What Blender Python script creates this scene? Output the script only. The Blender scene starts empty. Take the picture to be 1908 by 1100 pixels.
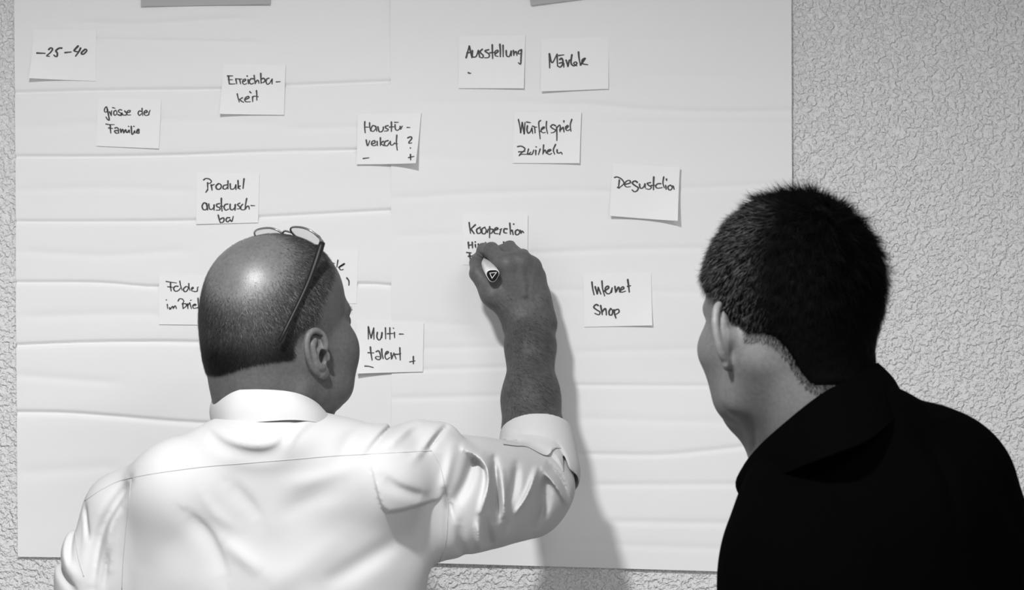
import bpy, math, random
import numpy as np
from mathutils import Vector, Matrix
from mathutils.bvhtree import BVHTree
random.seed(7); rng = np.random.default_rng(7)
SC = bpy.context.scene
COL = SC.collection
# ------------------------------------------------------------------ camera, world, light, exposure
FPX, CAMD, CAMZ = 3600.0, 3.0, 1.66          # focal length in pixels of a 1908 px wide frame, distance to wall, height
cd = bpy.data.cameras.new('camera'); cam = bpy.data.objects.new('camera', cd); COL.objects.link(cam)
cam.location = (0, -CAMD, CAMZ); cam.rotation_euler = (math.pi/2, 0, 0)
cd.sensor_width = 36; cd.lens = FPX/1908*36
cd.dof.use_dof = True; cd.dof.focus_distance = 2.74; cd.dof.aperture_fstop = 11.0
SC.camera = cam
w = bpy.data.worlds.new('world'); SC.world = w; w.use_nodes = True
w.node_tree.nodes['Background'].inputs[0].default_value = (1, 1, 1, 1)
w.node_tree.nodes['Background'].inputs[1].default_value = 0.78
LAMP = Vector((-0.38, -1.66, 2.56))
ld = bpy.data.lights.new('lamp_light', 'AREA'); ld.shape = 'DISK'; ld.size = 0.13; ld.energy = 36; ld.spread = math.radians(171); ld.color = (1, 1, 1)
lamp_light = bpy.data.objects.new('lamp_light', ld); COL.objects.link(lamp_light); lamp_light.location = LAMP
PANEL = Vector((.75, -2.55, 2.60))
pd_ = bpy.data.lights.new('panel_light', 'AREA'); pd_.shape = 'RECTANGLE'; pd_.size = .9; pd_.size_y = .3; pd_.energy = 24; pd_.spread = math.radians(165)
panel_light = bpy.data.objects.new('panel_light', pd_); COL.objects.link(panel_light); panel_light.location = PANEL
SC.view_settings.view_transform = 'Standard'; SC.view_settings.look = 'None'
SC.view_settings.exposure = 0.27; SC.view_settings.gamma = 1.0; SC.view_settings.use_curve_mapping = False

# ------------------------------------------------------------------ helpers
def S(d): return (CAMD-d)/FPX
def P(px, py, d=0.0):
    s = S(d); return np.array([(px-954)*s, -d, CAMZ+(550-py)*s])
def tag(o, label=None, cat=None, group=None, kind=None):
    for k, v in (('label', label), ('category', cat), ('group', group), ('kind', kind)):
        if v: o[k] = v
    return o
def empty(name, loc, label=None, cat=None, group=None):
    o = bpy.data.objects.new(name, None); COL.objects.link(o); o.location = loc
    o.empty_display_size = .05
    return tag(o, label, cat, group)
def mesh(name, v, f, mat, parent=None, smooth=True, tone=None):
    me = bpy.data.meshes.new(name)
    v = np.asarray(v, dtype=np.float32)
    if parent is not None:
        M = np.array(world_loc(parent)); v = v - M
    if isinstance(f, np.ndarray) and f.ndim == 2:
        n, k = f.shape
        me.vertices.add(len(v)); me.vertices.foreach_set('co', v.ravel())
        me.loops.add(n*k); me.loops.foreach_set('vertex_index', f.astype(np.int32).ravel())
        me.polygons.add(n); me.polygons.foreach_set('loop_start', np.arange(0, n*k, k, dtype=np.int32))
        me.update(calc_edges=True); me.validate()
    else:
        me.from_pydata([tuple(map(float, q)) for q in v], [], [tuple(map(int, q)) for q in f]); me.update()
    if smooth: me.polygons.foreach_set('use_smooth', [True]*len(me.polygons))
    if tone is not None:
        a = me.attributes.new('tone', 'FLOAT', 'POINT'); a.data.foreach_set('value', np.asarray(tone, dtype=np.float32))
    o = bpy.data.objects.new(name, me); COL.objects.link(o)
    if mat: me.materials.append(mat)
    if parent is not None: o.parent = parent
    return o
def world_loc(o):
    l = Vector((0, 0, 0))
    while o is not None: l = l + o.location; o = o.parent
    return l
def solid(o, t, off=-1):
    m = o.modifiers.new('solid', 'SOLIDIFY'); m.thickness = t; m.offset = off
    e = o.modifiers.new('edge', 'EDGE_SPLIT'); e.split_angle = 1.0; return o
def join(parts):
    V, F, n = [], [], 0
    for v, f in parts:
        V.append(np.asarray(v, float)); F += [tuple(i+n for i in q) for q in f]; n += len(v)
    return np.vstack(V), F
def catmull(pts, n=8):
    p = np.asarray(pts, float)
    if len(p) < 3:
        t = np.linspace(0, 1, n+1)[:, None]; return p[0]*(1-t)+p[-1]*t
    q = np.vstack([2*p[0]-p[1], p, 2*p[-1]-p[-2]]); out = []
    for i in range(1, len(q)-2):
        t = np.linspace(0, 1, n, endpoint=False)[:, None]
        a, b, c, d = q[i-1], q[i], q[i+1], q[i+2]
        out.append(.5*((2*b)+(-a+c)*t+(2*a-5*b+4*c-d)*t*t+(-a+3*b-3*c+d)*t**3))
    out.append(p[-1:]); return np.vstack(out)
def tube(pts, r, n=8, cap=True):
    pts = np.asarray(pts, float); m = len(pts); r = np.broadcast_to(r, (m,))
    V, F = [], []; ref = np.array([0, 0, 1.]); prev = None
    for i in range(m):
        t = pts[min(i+1, m-1)]-pts[max(i-1, 0)]; t /= np.linalg.norm(t)+1e-12
        if prev is None:
            a = np.cross(t, ref)
            if np.linalg.norm(a) < 1e-3: a = np.cross(t, [1, 0, 0])
        else: a = prev - t*np.dot(prev, t)
        a /= np.linalg.norm(a); prev = a; b = np.cross(t, a)
        for k in range(n):
            an = 2*math.pi*k/n; V.append(pts[i]+r[i]*(a*math.cos(an)+b*math.sin(an)))
    for i in range(m-1):
        for k in range(n):
            k2 = (k+1) % n; F.append((i*n+k, i*n+k2, (i+1)*n+k2, (i+1)*n+k))
    if cap: F.append(tuple(range(n))[::-1]); F.append(tuple((m-1)*n+k for k in range(n)))
    return np.array(V), F
def box(a, b):
    x0, y0, z0 = a; x1, y1, z1 = b
    v = [(x0,y0,z0),(x1,y0,z0),(x1,y1,z0),(x0,y1,z0),(x0,y0,z1),(x1,y0,z1),(x1,y1,z1),(x0,y1,z1)]
    return np.array(v, float), [(0,3,2,1),(4,5,6,7),(0,1,5,4),(1,2,6,5),(2,3,7,6),(3,0,4,7)]

def material(name, col, rough=.6, spec=.4, bump=None, tone=False, noise=None, sheen=0, metal=0, alpha=None):
    m = bpy.data.materials.new(name); m.use_nodes = True; nt = m.node_tree; N = nt.nodes; L = nt.links
    b = N['Principled BSDF']; b.inputs['Roughness'].default_value = rough; b.inputs['Metallic'].default_value = metal
    b.inputs['Specular IOR Level'].default_value = spec
    if sheen: b.inputs['Sheen Weight'].default_value = sheen
    tc = N.new('ShaderNodeTexCoord'); cur = None
    v = N.new('ShaderNodeValue'); v.outputs[0].default_value = col; cur = v.outputs[0]
    def mul(a, b_):
        q = N.new('ShaderNodeMath'); q.operation = 'MULTIPLY'; L.new(a, q.inputs[0]); L.new(b_, q.inputs[1]); return q.outputs[0]
    if tone:
        at = N.new('ShaderNodeAttribute'); at.attribute_name = 'tone'; cur = mul(cur, at.outputs['Fac'])
    if noise:
        for sc, lo, hi in noise:
            n = N.new('ShaderNodeTexNoise'); n.inputs['Scale'].default_value = sc; n.inputs['Detail'].default_value = 3
            L.new(tc.outputs['Object'], n.inputs['Vector'])
            r = N.new('ShaderNodeMapRange'); r.inputs[1].default_value = .3; r.inputs[2].default_value = .7
            r.inputs[3].default_value = lo; r.inputs[4].default_value = hi
            L.new(n.outputs['Fac'], r.inputs[0]); cur = mul(cur, r.outputs[0])
    L.new(cur, b.inputs['Base Color'])
    if bump:
        sc, dist, stren = bump
        n = N.new('ShaderNodeTexNoise'); n.inputs['Scale'].default_value = sc; n.inputs['Detail'].default_value = 4
        L.new(tc.outputs['Object'], n.inputs['Vector'])
        bp = N.new('ShaderNodeBump'); bp.inputs['Distance'].default_value = dist; bp.inputs['Strength'].default_value = stren
        L.new(n.outputs['Fac'], bp.inputs['Height']); L.new(bp.outputs[0], b.inputs['Normal'])
    return m
M_paper = material('white_paper', .87, .7, .25, bump=(28, .0015, .35))
M_card = material('note_card', .90, .65, .25)
M_grey = material('grey_card', .46, .65, .25)
M_ink = material('marker_ink', .055, .5, .3, noise=[(900, .7, 1.5)])
M_skinA = material('skin_left', .088, .50, .5, tone=True, noise=[(220, .88, 1.12), (60, .93, 1.06)], bump=(900, .0004, .5))
def shiny(m, r0, r1):
    nt = m.node_tree; a = nt.nodes.new('ShaderNodeAttribute'); a.attribute_name = 'shine'
    q = nt.nodes.new('ShaderNodeMapRange'); q.inputs[3].default_value = r0; q.inputs[4].default_value = r1
    nt.links.new(a.outputs['Fac'], q.inputs[0]); nt.links.new(q.outputs[0], nt.nodes['Principled BSDF'].inputs['Roughness'])
    q = nt.nodes.new('ShaderNodeMapRange'); q.inputs[3].default_value = .35; q.inputs[4].default_value = .75
    nt.links.new(a.outputs['Fac'], q.inputs[0]); nt.links.new(q.outputs[0], nt.nodes['Principled BSDF'].inputs['Specular IOR Level'])
shiny(M_skinA, .52, .40)
M_skinB = material('skin_right', .115, .5, .35, tone=True, noise=[(220, .9, 1.1)], bump=(900, .0004, .5))
M_hairA = material('hair_cropped', .05, .5, .25, tone=True)
M_hairB = material('hair_dark', .0016, .7, .03, tone=True)
M_shirt = material('white_cotton', .56, .8, .2, bump=(1400, .0002, .3))
M_polo = material('black_knit', .0009, 1.0, .01, bump=(900, .0006, .5))
M_trouser = material('dark_trousers', .03, .85, .2)
M_leather = material('black_leather', .01, .35, .5)
M_wire = material('spectacle_metal', .45, .25, .6, metal=.9)
M_temple = material('spectacle_temple', .012, .45, .25)
M_white = material('marker_white', .85, .25, .5)
M_blackp = material('marker_black', .006, .35, .5)
M_floor = material('floor_grey', .22, .6, .3, noise=[(40, .9, 1.1)])
M_plain = material('plain_plaster', .62, .9, .2, bump=(120, .002, .3))
def glass_mat():
    m = bpy.data.materials.new('lens_glass'); m.use_nodes = True; nt = m.node_tree; N = nt.nodes; L = nt.links
    b = N['Principled BSDF']; b.inputs['Roughness'].default_value = 0.02; b.inputs['IOR'].default_value = 1.5
    b.inputs['Base Color'].default_value = (1, 1, 1, 1); b.inputs['Alpha'].default_value = .12
    return m
M_glass = glass_mat()
def plaster_mat():
    m = bpy.data.materials.new('roughcast_plaster'); m.use_nodes = True; nt = m.node_tree; N = nt.nodes; L = nt.links
    b = N['Principled BSDF']; b.inputs['Roughness'].default_value = .85; b.inputs['Specular IOR Level'].default_value = .2
    b.inputs['Base Color'].default_value = (.82, .82, .82, 1)
    tc = N.new('ShaderNodeTexCoord')
    n0 = N.new('ShaderNodeTexNoise'); n0.inputs['Scale'].default_value = 30; n0.inputs['Detail'].default_value = 2
    L.new(tc.outputs['Object'], n0.inputs['Vector'])
    mx = N.new('ShaderNodeVectorMath'); mx.operation = 'MULTIPLY_ADD'; mx.inputs[1].default_value = (.008, .008, .008)
    L.new(n0.outputs['Color'], mx.inputs[0]); L.new(tc.outputs['Object'], mx.inputs[2])
    n1 = N.new('ShaderNodeTexNoise'); n1.inputs['Scale'].default_value = 150; n1.inputs['Detail'].default_value = 2.0; n1.inputs['Roughness'].default_value = .5
    n1.inputs['Distortion'].default_value = .15
    L.new(mx.outputs[0], n1.inputs['Vector'])
    r = N.new('ShaderNodeMapRange'); r.interpolation_type = 'SMOOTHSTEP'; r.inputs[1].default_value = .33; r.inputs[2].default_value = .68
    L.new(n1.outputs['Fac'], r.inputs[0])
    n2 = N.new('ShaderNodeTexNoise'); n2.inputs['Scale'].default_value = 380; n2.inputs['Detail'].default_value = 3
    L.new(tc.outputs['Object'], n2.inputs['Vector'])
    ad = N.new('ShaderNodeMath'); ad.operation = 'MULTIPLY_ADD'; ad.inputs[1].default_value = .3
    L.new(n2.outputs['Fac'], ad.inputs[0]); L.new(r.outputs[0], ad.inputs[2])
    bp = N.new('ShaderNodeBump'); bp.inputs['Distance'].default_value = .0036; bp.inputs['Strength'].default_value = .9
    L.new(ad.outputs[0], bp.inputs['Height']); L.new(bp.outputs[0], b.inputs['Normal'])
    return m
M_plaster = plaster_mat()

# ------------------------------------------------------------------ the room
CEIL = 2.62
def struct(name, a, b, mat): v, f = box(a, b); return tag(mesh(name, v, f, mat, smooth=False), kind='structure')
struct('wall_back', (-2.4, 0, 0), (2.4, .2, CEIL), M_plaster)
struct('floor', (-2.4, -4.6, -.1), (2.4, .2, 0), M_floor)
struct('ceiling', (-2.4, -4.6, CEIL), (2.4, .2, CEIL+.1), M_plain)
struct('wall_left', (-2.5, -4.6, 0), (-2.4, .2, CEIL), M_plain)
struct('wall_right', (2.4, -4.6, 0), (2.5, .2, CEIL), M_plain)
struct('baseboard_back', (-2.4, -.015, 0), (2.4, 0, .08), M_plain)
# ceiling lamp: housing around the light source
lampo = empty('ceiling_lamp', (LAMP.x, LAMP.y, CEIL), 'small round white spotlight fixed to the ceiling above the paper', 'lamp')
rr = []
prof = [(0, 0), (.085, 0), (.09, -.01), (.085, -.055), (.076, -.055), (.076, -.02), (0, -.02)]
n = 32; V = []; F = []
for r_, z_ in prof:
    for k in range(n): V.append((LAMP.x+r_*math.cos(2*math.pi*k/n), LAMP.y+r_*math.sin(2*math.pi*k/n), CEIL+z_))
for i in range(len(prof)-1):
    for k in range(n): F.append((i*n+k, (i+1)*n+k, (i+1)*n+(k+1) % n, i*n+(k+1) % n))
mesh('lamp_housing', V, F, M_white, lampo)
pan = empty('ceiling_panel', (PANEL.x, PANEL.y, CEIL), 'long rectangular ceiling light panel on the right, behind the dark-haired man', 'lamp')
v_, f_ = box((PANEL.x-.48, PANEL.y-.18, PANEL.z+.004), (PANEL.x+.48, PANEL.y+.18, CEIL)); mesh('panel_frame', v_, f_, M_white, pan, smooth=False)
panel_light.parent = pan; panel_light.location = (0, 0, PANEL.z-CEIL)
lamp_light.parent = lampo; lamp_light.location = (0, 0, LAMP.z-CEIL)

# ------------------------------------------------------------------ the paper sheets on the wall
def vnoise(x, z, seed):
    r = np.random.default_rng(seed); o = np.zeros_like(x)
    for _ in range(14):
        kx, kz = r.normal(0, 1, 2); kx *= 9; kz *= 26; o += np.sin(kx*x+kz*z+r.uniform(0, 6.28))
    return o/14**.5
def crease(X, Z, pts, amp, wpx, fade0=40, fade1=40):
    """groove along a line given in pixels on the wall; pts increasing in x"""
    p = np.asarray(pts, float); s0 = S(0)
    px = X/s0+954; py = 550-(Z-CAMZ)/s0
    c = np.interp(px, p[:, 0], p[:, 1]) if len(p) < 3 else None
    if c is None:
        q = catmull(p, 10); c = np.interp(px, q[:, 0], q[:, 1])
    d = py-c
    m = np.clip((px-p[0, 0]+fade0)/max(fade0, 1), 0, 1)*np.clip((p[-1, 0]+fade1-px)/max(fade1, 1), 0, 1)
    g = np.exp(-(d/wpx)**2)+.22*np.exp(-(d/(wpx*4))**2)
    return -amp*m*g
def sheet(name, corners, base, creases, seed, wav, label, cs=1.35):
    # corners TL TR BR BL in wall pixels
    nx, nz = 150, 620
    tl, tr, br, bl = [np.array(c, float) for c in corners]
    u, v = np.meshgrid(np.linspace(0, 1, nx), np.linspace(0, 1, nz))
    U = u[..., None]; W = v[..., None]
    q = (tl*(1-U)+tr*U)*(1-W)+(bl*(1-U)+br*U)*W
    s0 = S(0); X = (q[..., 0]-954)*s0; Z = CAMZ+(550-q[..., 1])*s0
    h = base+wav*vnoise(X, Z, seed)
    for c in creases: h = h+crease(X, Z, c[0], c[1]*cs, c[2]*.88, *c[3:])
    h = np.maximum(h, .0012)
    V = np.stack([X, -h, Z], -1).reshape(-1, 3)
    i = np.arange(nx*nz).reshape(nz, nx)
    F = np.stack([i[:-1, :-1], i[1:, :-1], i[1:, 1:], i[:-1, 1:]], -1).reshape(-1, 4)
    o = mesh(name, V, F, M_paper); solid(o, .0005)
    return tag(o, label, 'paper', 'white paper sheets on the wall'), (lambda: None)
L_cr = [
 ([(33,174),(155,171),(271,169),(407,167.5),(531,161),(730,153)], .0026, 4.2),
 ([(35,293.6),(200,293),(349,290),(485,285),(659,281),(730,280)], .0034, 4.2),
 ([(35,414),(200,414),(365,412),(504,405),(730,393)], .0026, 4.2),
 ([(37,527),(185,528),(297,535.6),(480,533),(668,530),(730,533)], .0028, 4.2),
 ([(37,644),(155,639.5),(278,638),(383,639.5),(560,645),(730,650)], .0034, 4.5),
 ([(37,769),(124,770.5),(216,777),(309,785),(371,789),(480,795)], .0034, 5.0),
 ([(175,45),(260,47),(427,37)], .0022, 9, 60, 60),
 ([(182,75),(461,80)], .0012, 5, 10, 60),
 ([(60,470),(200,476),(330,468)], .0009, 9), ([(60,590),(250,585),(330,590)], .0009, 10), ([(50,238),(300,225),(500,232)], .0007, 10),
 ([(45,355),(200,350),(340,356)], .0008, 9), ([(60,880),(200,870)], .0010, 14), ([(45,700),(200,712)], .0010, 10), ([(560,240),(700,236)], .0008, 8)]
R_cr = [
 ([(1098,195),(1203,205),(1329,210),(1471,207.5)], .0020, 7, 160, 20),
 ([(1150,228),(1287,229),(1471,230)], .0009, 7, 60, 20),
 ([(754,369),(889,361),(1035,356),(1130,357)], .0013, 8, 40, 30),
 ([(1270,352),(1471,342)], .0012, 7),
 ([(800,195),(1000,190)], .0008, 9), ([(985,473),(1150,465),(1320,463)], .0014, 7), ([(1000,540),(1300,545)], .0008, 8),
 ([(740,600),(860,605)], .0008, 9), ([(740,650),(950,646)], .0009, 7), ([(1070,718),(1310,719)], .0017, 5),
 ([(740,690),(950,684)], .0012, 6), ([(740,742),(940,737)], .0012, 7),
 ([(1090,846),(1230,847),(1330,838),(1400,830)], .0018, 6), ([(1120,903),(1380,902)], .0014, 7), ([(1140,972),(1370,975)], .0014, 8),
 ([(1090,780),(1360,786)], .0010, 9), ([(1090,655),(1300,650)], .0009, 8), ([(760,290),(930,300)], .0008, 12), ([(1200,140),(1450,150)], .0009, 12),
 ([(1180,80),(1420,60)], .0010, 14), ([(1000,1010),(1350,1022)], .0010, 9), ([(750,440),(850,436)], .0008, 9)]
sheet('paper_sheet', [(28,-140),(742,-140),(742,1046),(35,1037)], .0066, L_cr, 3, .0009, 'left white paper sheet with deep horizontal creases taped to plaster wall')
sheet('paper_sheet', [(728,-140),(1473,-140),(1476,1068),(731,1046)], .0085, R_cr, 5, .0011, 'right white paper sheet, smoother, its edge lapping over the creased sheet', cs=.85)
# stuck-down curled strip at the upper left corner of the left sheet
def sheet_h(px):  return .0105 if px > 735 else (.0095 if px > 715 else .0086)

# ------------------------------------------------------------------ note cards with handwriting
def strokes(txt, ox, oy, sc):
    out = []
    for s in txt.split(';'):
        q = [tuple(map(float, a.split(','))) for a in s.split()]
        if q: out.append([(ox+a/sc, oy+b/sc) for a, b in q])
    return out
def card(corners, lift, label, txts=(), mat=None, group='white note cards on the paper', wpx=3.1, name='note_card', tick=None):
    tl, tr, br, bl = [np.array(c, float) for c in corners]
    cpx = (tl+tr+br+bl)/4; s0 = S(0.01)
    base = sheet_h(cpx[0]) - .0002
    if tl[0] < 735 < tr[0]: base = .0102
    lbl, lbr, lr, ltr = lift
    def H(u, v):
        return base + lbl*((1-u)*v)**2.6 + lbr*(u*v)**2.2 + lr*u**6 + ltr*(u*(1-v))**3
    def pt(px, py, off=0.):
        u, v = .5, .5
        for _ in range(5):
            q = (tl*(1-u)+tr*u)*(1-v)+(bl*(1-u)+br*u)*v
            A = np.array([(tr-tl)*(1-v)+(br-bl)*v, (bl-tl)*(1-u)+(br-tr)*u]).T
            du, dv = np.linalg.solve(A, np.array([px, py])-q); u += du; v += dv
        u, v = np.clip(u, 0, 1), np.clip(v, 0, 1)
        h = H(u, v)+off
        return ((px-954)*s0, -h, CAMZ+(550-py)*s0)
    nx, nz = 18, 15
    o = empty(name, ((cpx[0]-954)*s0, -base, CAMZ+(550-cpx[1])*s0), label, 'note', group)
    V, F = [], []
    for j in range(nz):
        for i in range(nx):
            u, v = i/(nx-1), j/(nz-1)
            q = (tl*(1-u)+tr*u)*(1-v)+(bl*(1-u)+br*u)*v
            V.append(((q[0]-954)*s0, -H(u, v), CAMZ+(550-q[1])*s0))
    for j in range(nz-1):
        for i in range(nx-1):
            a = j*nx+i; F.append((a, a+nx, a+nx+1, a+1))
    pm = mesh('card', V, F, mat or M_card, o); solid(pm, .0004)
    rs = random.Random(int(cpx[0]))
    for nm, tx in (('handwriting', txts), ('pen_tick', [tick] if tick else [])):
     V, F = [], []
     for t in tx:
        for st in strokes(*t):
            q = catmull(st, 7); m = len(q); wv = wpx*rs.uniform(.80, .98)
            if len(q) < 2: continue
            n0 = len(V)
            for i in range(m):
                d = q[min(i+1, m-1)]-q[max(i-1, 0)]; d = d/(np.linalg.norm(d)+1e-9)
                nn = np.array([-d[1], d[0]]); f = i/(m-1)
                ww = wv*.5*(.82+.3*abs(d[1]))*(1.12-.38*f)
                for sgn in (-1, 1): a = q[i]+nn*ww*sgn; V.append(pt(a[0], a[1], .0005))
                if i: b = n0+2*i; F.append((b-2, b-1, b+1, b))
            for e, f in ((0, 1.12), (m-1, .74)):
                k0 = len(V); ww = wv*.5*.95*f
                for k in range(8):
                    V.append(pt(q[e][0]+ww*math.cos(k*math.pi/4), q[e][1]+ww*math.sin(k*math.pi/4), .00054))
                F.append(tuple(range(k0, k0+8)))
     if V: mesh(nm, V, F, M_ink, o, smooth=False)
    return o
T1 = ("145,460 380,468; 485,355 545,305 600,340 540,440 430,540 510,555; 870,310 790,315 700,390 740,460 735,550 690,560 640,520; 970,445 1150,425; 1355,250 1245,370 1270,405 1360,420; 1430,310 1380,410 1280,550; 1560,345 1460,440 1470,490 1530,480 1610,390 1590,345 1550,345", 60, 70, 15.9)
T2 = ("270,190 250,125 215,150 195,210 215,260 255,250 275,190; 270,180 300,330 320,460 280,450 235,385; 325,250 370,345; 370,345 375,260 385,220; 405,145 470,160; 490,215 445,240 435,300 460,340 500,320 520,280 495,225; 640,210 590,195 550,235 590,270 625,300 600,340 545,325; 545,325 620,345 660,300; 640,280 680,335 740,330; 715,230 740,260 770,290 750,335 700,335; 770,270 840,260 855,220 810,220 770,270 790,330 870,330; 1140,240 1090,230 1060,290 1095,345 1150,300; 1160,160 1165,260 1180,350; 1215,280 1290,260 1270,215 1220,250 1215,310 1260,345 1330,330; 1330,330 1345,260 1370,210; 235,565 330,580 450,580; 345,590 350,690 360,800; 300,665 410,680; 465,670 510,655 550,690 565,800; 550,740 490,730 455,750 500,800 560,790; 605,695 620,780; 620,780 665,700 690,790; 690,790 740,710 760,780 790,780; 790,780 830,720 840,790; 815,625 825,630; 885,625 890,720 900,820 930,820 970,740; 970,740 985,800; 950,625 960,630; 1020,770 1085,720 1060,695 1025,740 1020,790; 1020,790 1080,800 1085,740", 180, 190, 13.75)
T3 = ("190,225 320,225; 215,230 225,330 235,430; 210,320 320,325; 235,430 300,435 385,428; 400,300 425,430; 400,310 440,300 480,305; 500,310 525,430; 480,305 560,305; 580,380 650,340 640,305 590,330 575,400 620,445 680,420; 715,320 725,430; 690,225 700,240; 850,300 790,300 745,370 790,435 860,410; 870,210 885,330 900,430; 900,400 950,340 980,350 995,415; 1040,160 1045,280 1050,415; 1050,310 1110,285 1150,330 1120,385 1055,400; 1250,285 1200,300 1175,370 1210,440 1270,410 1300,360; 1330,310 1330,435; 1300,360 1340,300; 1440,378 1540,372; 440,685 465,800 495,900; 575,785 500,830; 500,830 560,880 610,905; 650,830 735,790 720,750 660,780 630,840 670,890 775,888; 830,760 835,890; 760,630 795,665; 835,770 880,745 980,760; 930,600 940,720 940,850", 410, 125, 13.75)
T4 = ("155,115 200,85 270,95 315,140 290,180 235,190; 238,170 240,290; 240,310 200,370; 310,215 330,325; 320,230 375,205; 460,190 410,240 430,300 490,300 520,240 490,195 460,190; 640,215 570,230 555,290 610,300 650,250; 655,130 655,300; 700,190 710,290 750,305 790,280 815,215; 815,215 820,315; 860,125 865,230 860,290; 905,240 865,260 905,305; 985,90 975,180 965,290; 215,600 165,585 125,650 150,720 210,720 235,640; 215,600 240,730; 260,605 275,700 320,720 360,680 370,625; 370,625 370,735; 480,600 425,615 430,660 490,690 480,730 415,735; 520,490 520,620 535,755; 500,655 560,655; 650,610 600,620 575,680 610,735 670,710; 700,610 700,700 740,730 790,690 805,620; 805,620 800,740; 900,590 850,620 890,660 900,700 840,710; 960,615 925,650 920,710 970,730 1030,700; 1040,495 1020,600 1005,720; 1020,680 1075,650 1095,715; 1130,640 1205,642; 455,835 475,920 500,995; 495,920 560,890 575,940 545,985 500,985; 690,890 640,890 615,940 650,975 700,930; 700,930 735,965 765,860", 365, 325, 11)
T5 = ("292,270 290,340 297,425; 300,345 350,345; 357,285 360,340 372,400; 440,335 400,325 375,380 405,405 440,370; 440,335 455,400; 470,340 485,400 515,410 540,385 545,345; 545,345 545,380; 610,325 575,335 580,360 610,375 600,395 560,400; 655,275 657,340 655,405; 630,345 690,340; 700,280 750,280; 705,310 710,370 735,390 765,370 775,335; 775,335 780,375 805,330; 870,350 910,352; 310,520 330,600 360,530; 385,575 430,560 425,530 390,545 385,585 420,600 450,585; 460,540 465,600; 505,490 505,600; 545,540 510,565 550,600; 610,530 570,545 560,590 600,600 625,560; 640,540 645,585 675,590 700,560; 730,455 725,560 738,665; 700,570 740,575; 880,495 920,480 935,505 900,550 900,570 935,565; 918,635 922,640; 272,775 348,765; 920,725 925,805; 895,770 970,755", 640, 190, 7.333)
T6 = ("170,345 205,215; 205,215 235,345; 180,290 235,285; 240,265 240,330 280,330 305,265; 305,265 320,330; 350,250 325,280 360,320 350,345 315,335; 420,255 380,270 425,305 420,340 375,345; 460,200 462,280 465,355; 435,290 480,285; 495,300 525,275 515,260 490,280 495,320 525,330; 545,195 550,260 550,335; 580,205 582,335; 615,265 620,320 650,330 670,270; 670,270 672,325; 695,265 700,320; 700,300 725,275 735,320; 785,255 755,270 750,300 780,300; 785,255 780,350 775,415 750,400", 840, 50, 5.9625)
T7 = ("1095,300 1098,460; 1095,300 1125,400 1180,305; 1180,305 1185,440; 1200,320 1255,312; 1210,365 1230,350 1245,380 1240,420 1215,450 1195,440; 1205,405 1250,400 1255,450; 1280,370 1300,440; 1300,440 1315,375 1330,370; 1345,310 1335,400 1365,435 1400,410 1385,390 1365,410 1400,435; 1418,280 1425,350 1440,425; 1440,425 1480,370 1490,350 1460,370 1465,410 1520,422", 840, 50, 5.9625)
T8 = ("195,155 225,300 245,460; 245,460 280,225; 280,225 325,485; 325,485 345,220; 385,215 470,230; 400,300 390,400 420,470 470,430 500,350; 500,350 520,475; 515,310 560,330 575,465; 560,330 615,330; 700,180 660,220 665,350 690,600; 670,430 720,430; 720,390 785,345 765,325 720,370 715,430 760,460 810,450; 835,200 830,340 860,480; 1040,300 980,275 930,320 990,370 1040,400 1000,450 940,460; 1065,330 1070,500 1070,640; 1075,340 1130,285 1150,330 1130,400; 1150,330 1140,440; 1150,400 1210,330; 1215,340 1235,445; 1230,185 1230,225; 1270,370 1325,320 1310,295 1270,330 1280,390 1320,410 1365,385; 1410,155 1375,280 1390,430; 175,775 260,765 335,810 330,860 240,940 210,985; 215,975 260,950 420,950; 200,895 345,885; 425,830 395,945; 420,950 480,900; 400,940 500,950 535,880 545,850; 590,860 590,965; 595,780 610,785; 690,830 650,960; 770,735 750,950; 755,920 800,850 830,930; 850,900 930,860 905,840 860,870 850,920 900,955 950,930; 1040,725 990,850 1020,950; 1075,845 1080,910 1120,925 1165,905 1190,950", 950, 210, 12.22)
T9 = ("150,210 200,200 280,240 325,310 290,360 230,405; 240,255 225,395; 205,395 240,410; 345,340 440,310 430,265 370,280 335,340 370,385 445,380; 575,300 530,275 480,310 530,360 590,400 570,455 520,475 475,440; 615,330 625,400 665,410 700,370 715,330; 715,330 720,400; 820,305 760,320 790,360 835,390 800,430 735,420; 880,200 875,320 875,440; 830,360 900,355; 1010,325 950,330 915,375 950,410 1035,400; 1065,200 1050,310 1075,405; 1100,360 1108,435; 1115,240 1118,270; 1190,355 1145,380 1150,430 1190,445 1220,400 1190,355; 1220,370 1240,380 1255,435", 1130, 310, 10)
T10 = ("190,195 200,280 210,355; 280,230 215,290; 215,290 265,360; 350,265 300,300 315,355 360,340 355,285; 420,265 380,290 380,350 420,360 440,310 420,270; 455,340 470,290; 490,255 490,340 488,420; 500,290 540,300 520,350 490,350; 560,310 610,290 590,270 560,300 560,350 610,360; 635,370 660,290; 645,300 670,285; 745,290 705,290 700,340 740,350; 785,205 790,280 795,370; 800,320 820,310 835,375; 842,218 845,225; 900,300 870,320 870,365 900,375 930,340 905,300; 935,310 950,350; 950,350 965,320 990,345; 178,485 185,575; 185,530 235,520; 235,485 240,570; 280,520 285,560; 280,480 283,485; 325,510 325,565; 385,505 355,515 375,545 370,575 345,570; 430,490 440,560; 695,480 700,560; 155,635 220,640; 195,640 205,735; 180,690 235,685; 240,700 275,690 265,670 240,690 245,735 275,735; 305,630 308,725", 850, 390, 7.86)
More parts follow.
